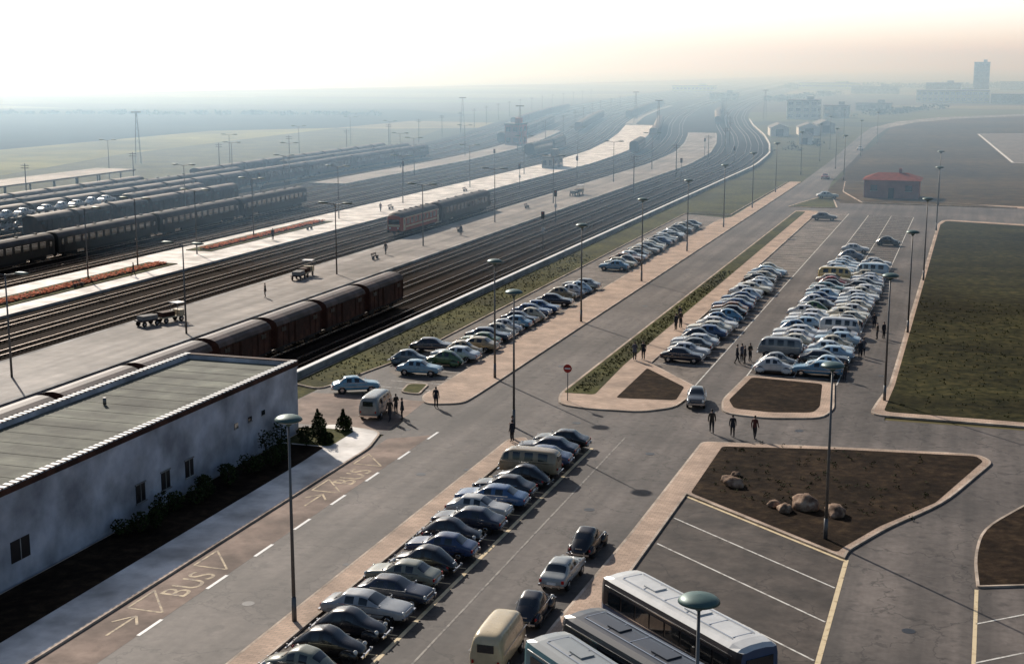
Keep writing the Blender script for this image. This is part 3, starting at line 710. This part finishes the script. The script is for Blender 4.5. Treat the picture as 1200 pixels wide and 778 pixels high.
def mk_signal():
    mb=MB(); mb.cyl((0,0,0),(0,0,5.5),.08,.06,8,'steel'); mb.box((0,-.1,5.2),(.5,.2,1.1),'dark'); mb.box((0,0,3.0),(.4,.1,.6),'white'); mb.cyl((0,-.2,5.5),(0,-.28,5.5),.09,.09,8,'red'); return mb.mesh('railway_signal')
sg=mk_signal()
for x,y in ((-62.1,205),(-70.4,240),(-91.5,330),(-96.3,300),(-66.2,330),(-75,420),(-124,300),(-119.2,350),(-62,380),(-139,260)): inst(sg,'railway_signal',(x+sh(y),y,0),0)
mb=MB(); mb.cyl((0,0,0),(0,0,3.1),.04,.04,8,'steel'); mb.cyl((0,-.05,2.75),(0,-.08,2.75),.36,.36,24,'red'); mb.box((0,-.09,2.75),(.5,.02,.11),'white'); sgn=mb.mesh('traffic_sign')
inst(sgn,'traffic_sign',(-31.6,111.6,.12),0)
# ------------------------------------------------------------------ people
def mk_person(style,stride,ci,lean=0):
    J=[];E=[]
    def j(p,r,par=None):
        J.append((p,r)); 
        if par is not None: E.append((par,len(J)-1))
        return len(J)-1
    pel=j((0,0,.96),(.155,.11)); w=j((0,0,1.10),(.145,.10),pel); ch=j((0,.01,1.30),(.18,.12),w); nk0=j((0,0,1.45),(.10,.08),ch)
    nk=j((0,.01,1.52),(.055,.055),nk0); hd=j((0,.02,1.60),(.078,.09),nk); tp=j((0,.01,1.70),(.078,.092),hd); j((0,0,1.755),(.04,.05),tp)
    hands=[]
    for s in (-1,1):
        sh_=j((s*.18,0,1.41),(.07,.07),nk0); sw=stride*.5*s
        el=j((s*.235,sw*.25-.02,1.14),(.052,.052),sh_)
        if style==1: wr=j((s*.15,.20,1.10),(.036,.036),el); hp=(s*.08,.24,1.12)
        else: wr=j((s*.25,sw*.6+.05,.90),(.036,.036),el); hp=(s*.25,sw*.7+.07,.82)
        j(hp,(.028,.042),wr); hands.append((hp,s))
        hip=j((s*.09,0,.88),(.10,.11),pel); kn=j((s*.10,-s*stride*.35+.04,.50),(.072,.075),hip); an=j((s*.10,-s*stride*.9-.02,.10),(.045,.05),kn); j((s*.11,-s*stride*.9+.15,.045),(.042,.035),an)
    me=bpy.data.meshes.new('p'); me.from_pydata([a for a,b in J],E,[]); o=bpy.data.objects.new('p',me); COL.objects.link(o)
    md=o.modifiers.new('k','SKIN'); md.use_smooth_shade=True
    for i,(a,r) in enumerate(J):
        sv=me.skin_vertices[0].data[i]; sv.radius=r; sv.use_root=(i==0)
    md=o.modifiers.new('s','SUBSURF'); md.levels=1; md.render_levels=1
    me=evalmesh(o); mb=MB(); b=0
    mb.v=[tuple(v.co) for v in me.vertices]
    for p in me.polygons:
        c=p.center
        if c.z<.11: k='shoe'
        elif c.z<.90 and abs(c.x)<.2: k='trou%d'%ci
        elif c.z>1.655 or (c.z>1.56 and c.y<-.01): k='hair'
        elif c.z>1.49: k='skin'
        elif (style==1 and c.y>.19 and c.z<1.2) or (style==0 and abs(c.x)>.2 and c.z<.89): k='skin'
        else: k='coat%d'%ci
        mb.face(p.vertices,k,True)
    mb.ell((0,.108,1.60),(.014,.02,.022),'skin',6,4)
    for s in (-1,1): mb.ell((s*.032,.098,1.635),(.012,.008,.008),'dark',6,4); mb.ell((s*.082,.01,1.61),(.012,.02,.03),'skin',6,4)
    mb.box((0,.104,1.565),(.04,.01,.008),'red')
    for hp,s in hands:
        dirv=Vector((0,.25,-1)).normalized() if style==0 else Vector((-s*.8,.3,0)).normalized()
        side=Vector((0,1,.2)).normalized() if style==0 else Vector((0,0,1))
        for q,l in zip((-.027,-.009,.009,.026),(.06,.078,.085,.07)):
            a=Vector(hp)+side*q+dirv*.03; c=a+dirv*l*.55; d2=c+(dirv+Vector((-s*.35,0,0))).normalized()*l*.45
            mb.cyl(a,c,.010,.009,6,'skin'); mb.cyl(c,d2,.009,.007,6,'skin')
        a=Vector(hp)+side*.03-dirv*.01; mb.cyl(a,a+(dirv+side).normalized()*.06,.012,.008,6,'skin')
    if ci in (0,2):
        secs=[]
        for z,rx,ry in ((1.12,.165,.12),(.95,.185,.14),(.78,.21,.16)):
            secs.append([(rx*math.cos(t*math.pi/6),ry*math.sin(t*math.pi/6),z) for t in range(12)])
        mb.loft(secs,lambda a,i:'coat%d'%ci,True,None,True)
    return mb.mesh('pedestrian')
PP=[mk_person(0,.0,0),mk_person(0,.28,1),mk_person(1,.03,2),mk_person(0,.22,3),mk_person(0,.25,0),mk_person(1,.0,1)]
ppl=[(-41.3,106.2,0,0),(-31.9,97.6,0,1),(-32.2,98.6,2,2),(-43.2,101.0,1,3.),(-42.4,101.6,0,2.),(-43.6,103.2,5,1),(-30,129.2,2,0),(-29.3,129.8,0,3),(-29.4,145.6,0,1),(-29.2,147,5,4),(-20.3,132.2,2,1),(-19.9,131.4,0,2),(-19.6,132.6,5,4),(-20.6,131.2,4,5),(-18.3,105.2,1,.2),(-16.6,104.6,4,.2),(-14.9,104.4,3,-.3),(-9.8,137.5,0,3),(-9.6,138.6,2,0),(-8.9,147.6,5,2),(-8.3,148.2,0,4),(-10.3,127,1,3.1),(-30,150.5,4,1),(-9.6,153,0,0),(-80,150,0,2),(-81.5,190,1,3),(-79,215,2,1),(-105,200,0,1),(-104.5,160,1,2),(-106,245,3,0)]
for x,y,k,r in ppl:
    z=0.005
    if -33<x<-28 and 109<y<270: z=.125
    if -32.4<x<-30.9 and y<99: z=.12
    if -87<x<-75 or -115<x<-101: z=.325
    inst(PP[k],'pedestrian',(x,y,z),r,sc=R.uniform(.98,1.1))
# ------------------------------------------------------------------ station building
def building():
    root=bpy.data.objects.new('station_building',None); COL.objects.link(root)
    def part(mb,n): o=mb.obj(n); o.parent=root
    x0,x1,y0,y1,h=-58.0,-48.5,25,95.6,5.3
    mb=MB(); mb.box(((x0+x1)/2,(y0+y1)/2,h/2-.1),(x1-x0,y1-y0,h-.2),'wallwhite'); part(mb,'walls')
    mb=MB(); mb.box(((x0+x1)/2,(y0+y1)/2,h-.1),(x1-x0-.7,y1-y0-.7,.12),'roofgreen')
    y=y0+1
    while y<y1-.6: mb.box(((x0+x1)/2,y,h-.035),(x1-x0-.9,.16,.022),'roofgreen'); y+=2.1
    part(mb,'roof')
    mb=MB()
    for x in (x0+.17,x1-.17): mb.box((x,(y0+y1)/2,h+.05),(.42,y1-y0+.1,.5),'wallwhite')
    mb.box(((x0+x1)/2,y1-.17,h+.05),(x1-x0-.5,.42,.5),'wallwhite')
    mb.box((x1+.045,(y0+y1)/2,h+.1),(.06,y1-y0+.14,.34),'wagon'); mb.box(((x0+x1)/2,y1-.17,h+.33),(x1-x0-.5,.5,.06),'wagon')
    y=y0
    while y<y1:
        for x in (x0+.17,x1-.17): mb.box((x,y+.16,h+.34),(.5,.30,.08),'white')
        for x in (x0+.17,x1-.17): mb.box((x,y+.42,h+.33),(.46,.20,.06),'wagon')
        y+=.52
    part(mb,'parapet')
    mb=MB()
    for y in (73.8,76.7,79.6): 
        mb.box((x1+.01,y,1.6),(.06,1.0,1.15),'dark'); mb.box((x1+.03,y,2.22),(.12,1.16,.08),'concrete'); mb.box((x1+.05,y,1.0),(.16,1.16,.07),'concrete'); mb.box((x1+.045,y,1.6),(.03,.06,1.1),'concrete')
    for y in (86,88,90): mb.box((x1+.01,y,2.9),(.06,.5,.35),'glass'); mb.box((x1+.03,y,2.7),(.1,.6,.06),'concrete')
    for y in (50,54,58,62): mb.box((x1+.01,y,1.9),(.06,1.6,1.2),'dark'); mb.box((x1+.045,y,1.9),(.03,.06,1.2),'concrete')
    part(mb,'windows')
    mb=MB(); mb.cyl((-55,80,h),(-55,80,h+.5),.12,.12,10,'steel'); part(mb,'roof_vents')
building()
# ------------------------------------------------------------------ red brick house + distant buildings
def house():
    root=bpy.data.objects.new('brick_house',None); COL.objects.link(root)
    mb=MB(); mb.box((-17,309,1.9),(11,9,3.8),'redbrick'); o=mb.obj('walls'); o.parent=root
    mb=MB(); v=[(-23,304,3.82),(-11,304,3.82),(-11,314,3.82),(-23,314,3.82),(-20,309,5.1),(-14,309,5.1)]; mb.v+=v
    for f_ in ((0,1,5,4),(1,2,5),(2,3,4,5),(3,0,4),(3,2,1,0)): mb.face(f_,'redroof')
    o=mb.obj('roof'); o.parent=root
    mb=MB()
    for x in (-20.5,-13.5): mb.box((x,304.47,2.2),(1.4,.08,1.2),'glass'); mb.box((x,304.45,1.55),(1.6,.14,.1),'concrete')
    mb.box((-17,304.47,1.1),(1.1,.08,2.2),'dark'); mb.box((-15.5,309,5.4),(.6,.6,1.2),'redbrick'); o=mb.obj('openings'); o.parent=root
house()
def block(name,x,y,w,d,h,wall='concrete',storeys=2,rz=0,roof='farroof'):
    mb=MB(); mb.box((0,0,h/2),(w,d,h),wall); mb.box((0,0,h+.2),(w+.6,d+.6,.4),roof)
    for s in range(storeys):
        z=h*(s+.55)/storeys; n=max(2,int(w/3.5))
        for i in range(n): mb.box((-w/2+(i+.5)*w/n,-d/2-.02,z),(w/n*.6,.1,min(1.5,h/storeys*.45)),'glass')
        n=max(2,int(d/3.5))
        for i in range(n):
            mb.box((w/2+.02,-d/2+(i+.5)*d/n,z),(.1,d/n*.6,min(1.5,h/storeys*.45)),'glass')
    mb.box((w*.2,0,h+1.2),(w*.15+1,d*.2+1,1.8),wall)
    mb.obj(name,(x,y,0),rz)
block('office_building',-84,722,15,14,9,'white',3)
block('office_building',-70,742,12,12,6,'concrete',2)
block('warehouse',-20,1050,48,30,8,'white',2)
block('warehouse',30,1030,50,22,6,'concrete',2)
block('silo_tower',-2,1110,11,11,27,'concrete',7)
block('warehouse',-30,1180,26,20,11,'concrete',3)
block('warehouse',-90,1300,40,20,6,'concrete',1); block('warehouse',-150,1500,60,20,6,'white',1); block('warehouse',-260,1350,40,14,5,'white',1)
block('warehouse',60,1500,90,30,8,'concrete',2); block('warehouse',-60,860,20,10,4,'concrete',1); block('warehouse',40,900,30,14,5,'concrete',1); block('warehouse',-180,1050,20,10,5,'concrete',2)
block('warehouse',140,640,22,10,5,'white',1)
def shed(x,y,w,d,h,rz=0,wall='white'):
    mb=MB(); mb.box((0,0,h/2),(w,d,h),wall); v0=len(mb.v)
    mb.v+=[(-w/2-.3,-d/2-.3,h+.01),(w/2+.3,-d/2-.3,h+.01),(w/2+.3,d/2+.3,h+.01),(-w/2-.3,d/2+.3,h+.01),(0,-d/2-.3,h+1.6),(0,d/2+.3,h+1.6)]
    for f_ in ((0,4,5,3),(4,1,2,5),(0,1,4),(2,3,5),(3,2,1,0)): mb.face([v0+i for i in f_],'farroof' if len(f_)==4 else wall)
    mb.box((0,-d/2-.03,h*.45),(w*.4,.08,h*.8),'dark'); mb.obj('shed',(x,y,0),rz)
shed(-74,555,7,16,3.2,.2); shed(-64,566,8,12,3,.2); shed(-60,585,7,14,3.5,.25,'concrete'); shed(-57,500,4,7,2.6)
mb=MB(); mb.box((-184,246,4.2),(10,62,.3),'platform')
for y in range(218,277,8):
    for x in (-187,-181): mb.box((x,y,2.05),(.25,.25,4.1),'steel')
mb.obj('platform_canopy')
block('signal_box',-150,463,5,9,7,'redbrick',2); block('platform_kiosk',-108,365,3.2,9,3,'concrete',1)
# ------------------------------------------------------------------ vegetation, stones
def clump(mb,c,r,n,s,k='leaf',cone=False):
    for i in range(n):
        while True:
            p=Vector((R.uniform(-1,1),R.uniform(-1,1),R.uniform(-1,1)))
            if p.length<1 and p.length>.35: break
        if cone:
            z=R.random()**1.4; a=R.uniform(0,6.28); rr=(1-z)*R.uniform(.55,1); p=Vector((math.cos(a)*rr,math.sin(a)*rr,z*2-1))
        q=Vector((c[0]+p.x*r[0],c[1]+p.y*r[1],c[2]+p.z*r[2]))
        a=Vector((R.gauss(0,1),R.gauss(0,1),R.gauss(0,.6))).normalized()*s*R.uniform(.6,1.3); b2=a.cross(Vector((R.gauss(0,1),R.gauss(0,1),R.gauss(0,1)))).normalized()*s*R.uniform(.4,.8)
        b=len(mb.v); mb.v.extend([tuple(q-a),tuple(q-b2),tuple(q+a),tuple(q+b2)]); mb.face((b,b+1,b+2,b+3),k)
for x,y,h in ((-45.4,97.0,1.6),(-46.6,95.0,2.0),(-45.2,93.2,1.1)):
    mb=MB(); mb.cyl((0,0,0),(0,0,h*.9),.07,.02,7,'bark')
    for q in range(5): mb.cyl((0,0,h*(.2+.13*q)),(math.cos(q*2.3)*.35*(1-.15*q),math.sin(q*2.3)*.35*(1-.15*q),h*(.25+.13*q)),.02,.008,5,'bark')
    clump(mb,(0,0,h*.5),(.75,.75,h*.5),420,.12,cone=True); clump(mb,(.15,-.1,h*.4),(.6,.6,h*.35),300,.12); mb.obj('conifer_tree',(x,y,.12))
for i in range(22):
    y=70+i*1.15+R.uniform(-.5,.5); h=R.uniform(.5,1.2)*(1+.03*i); mb=MB(); 
    for q in range(4): mb.cyl((0,0,0),(R.uniform(-.3,.3),R.uniform(-.3,.3),h*.8),.03,.01,5,'bark')
    clump(mb,(0,0,h*.6),(R.uniform(.4,.8),R.uniform(.4,.8),h*.55),260,.1); mb.obj('shrub',(-47.2+R.uniform(-.5,1.6),y,.12))
mb=MB()
def treeline(x0,y0,x1,y1,n,h):
    for i in range(n):
        t=(i+R.random())/n; x=x0+(x1-x0)*t+R.uniform(-6,6);y=y0+(y1-y0)*t+R.uniform(-12,12);hh=h*R.uniform(.6,1.2)
        clump(mb,(x,y,hh*.5),(hh*1.1,hh*1.1,hh*.5),26,hh*.26,'fartree'); mb.cyl((x,y,0),(x,y,hh*.5),.2,.1,5,'bark')
treeline(-200,1500,200,1700,160,6); treeline(30,1150,300,1250,90,5); treeline(-60,760,-25,900,30,3); treeline(-140,1000,-120,1250,40,4); treeline(60,880,200,930,30,4); treeline(-62,450,-50,520,12,1.8); treeline(-720,605,-300,700,260,2.2)
mb.obj('distant_trees')
import mathutils.noise as mn
def stone(x,y,s,sd):
    import bmesh
    bm=bmesh.new(); bmesh.ops.create_icosphere(bm,subdivisions=3,radius=1)
    for v in bm.verts:
        n=mn.noise(v.co*1.3+Vector((sd,0,0)))*.35+mn.noise(v.co*3.5+Vector((sd,3,0)))*.12
        v.co=v.co*(1+n); v.co.x*=s*1.15; v.co.y*=s*.9; v.co.z*=s*.68
    me=bpy.data.meshes.new('boulder'); bm.to_mesh(me); bm.free(); me.materials.append(M['stone'])
    for p in me.polygons: p.use_smooth=True
    inst(me,'boulder',(x,y,.12+s*.35),sd)
for i,(x,y,s) in enumerate(((-14.3,91.6,.6),(-14.9,92.4,.45),(-9.3,88.3,.85),(-7.3,87.4,.65),(-10.4,87.2,.5),(-11.2,88.0,.4),(-14.6,94,.3),(5,84,.5))): stone(x,y,s,i*2.7)
mb=MB()
for i in range(120):
    x=R.uniform(-16.5,-2);y=R.uniform(88,103)
    if y<89.5-(x+16.5)*.85+2 or x>-1.5+(y-92)*.25: continue
    clump(mb,(x,y,.2),(.18,.18,.14),14,.06)
mb.obj('ground_cover_plants')
# grass tufts and litter of weeds along kerbs and verges, one object
mb=MB()
for i in range(2600):
    u=R.random()
    if u<.35: x=R.uniform(-32.3,-30.7); y=R.uniform(115,190)
    elif u<.7: x=R.uniform(-56.2,-52.2); y=R.uniform(112,200)
    else: x=R.uniform(-5.6,14); y=R.uniform(117,175)
    for q in range(3):
        a=R.uniform(0,6.28); hh=R.uniform(.08,.2); dx,dy=math.cos(a)*.05,math.sin(a)*.05
        b=len(mb.v); mb.v.extend([(x-dy,y+dx,.12),(x+dy,y-dx,.12),(x+dx*2,y+dy*2,.12+hh)]); mb.face((b,b+1,b+2),'leaf' if q else 'grass')
        x+=R.uniform(-.12,.12); y+=R.uniform(-.12,.12)
mb.obj('grass_tufts')
# ------------------------------------------------------------------ haze, world, sun, camera
m=bpy.data.materials.new('sea_haze'); m.use_nodes=True; nt=m.node_tree; nt.nodes.clear()
o=nt.nodes.new('ShaderNodeOutputMaterial'); vs=nt.nodes.new('ShaderNodeVolumeScatter'); vs.inputs['Color'].default_value=(.42,.68,1,1); vs.inputs['Density'].default_value=.0018; vs.inputs['Anisotropy'].default_value=.6
nt.links.new(vs.outputs[0],o.inputs['Volume']); M['haze']=m
mb=MB(); mb.box((0,5160,26),(17000,9980,56),'haze'); mb.obj('haze')
sunv=Vector((-.697,.717,math.tan(math.radians(29)))).normalized()
w=bpy.data.worlds.new('World'); S.world=w; w.use_nodes=True; nt=w.node_tree; N=nt.nodes; L=nt.links
sky=N.new('ShaderNodeTexSky'); sky.sky_type='NISHITA'; sky.sun_disc=False; sky.sun_elevation=math.radians(29); sky.sun_rotation=math.atan2(-.697,.717); sky.dust_density=2; sky.air_density=1.0; sky.ozone_density=2
bg=N['Background']; bg.inputs['Strength'].default_value=.075
# bright milky band of sea haze low over the horizon on the sun's side
tc=N.new('ShaderNodeTexCoord'); sx=N.new('ShaderNodeSeparateXYZ'); L.new(tc.outputs['Generated'],sx.inputs[0])
mr=N.new('ShaderNodeMapRange'); mr.interpolation_type='SMOOTHSTEP'; mr.inputs[1].default_value=.17; mr.inputs[2].default_value=.04; mr.inputs[3].default_value=0; mr.inputs[4].default_value=1; L.new(sx.outputs['Z'],mr.inputs[0])
dt=N.new('ShaderNodeVectorMath'); dt.operation='DOT_PRODUCT'; dt.inputs[1].default_value=(-.697,.717,0); L.new(tc.outputs['Generated'],dt.inputs[0])
m2=N.new('ShaderNodeMapRange'); m2.interpolation_type='SMOOTHSTEP'; m2.inputs[1].default_value=-.1; m2.inputs[2].default_value=.6; L.new(dt.outputs['Value'],m2.inputs[0])
ml=N.new('ShaderNodeMath'); ml.operation='MULTIPLY'; L.new(mr.outputs[0],ml.inputs[0]); L.new(m2.outputs[0],ml.inputs[1])
mx=N.new('ShaderNodeMix'); mx.data_type='RGBA'; L.new(ml.outputs[0],mx.inputs['Factor']); L.new(sky.outputs[0],mx.inputs['A']); mx.inputs['B'].default_value=(17.5,18.6,20.0,1)
L.new(mx.outputs['Result'],bg.inputs['Color'])
l=bpy.data.lights.new('sun','SUN'); l.energy=5; l.angle=math.radians(.5); l.color=(1,.91,.80); lo=bpy.data.objects.new('sun',l); COL.objects.link(lo)
lo.rotation_euler=(-sunv).to_track_quat('-Z','Y').to_euler()
c=bpy.data.cameras.new('camera'); c.sensor_width=36; c.lens=50.0; c.clip_end=20000; c.clip_start=.5; co=bpy.data.objects.new('camera',c); COL.objects.link(co)
co.location=(0,0,28); co.rotation_euler=(math.radians(90-10.77),0,math.atan(.327)); S.camera=co
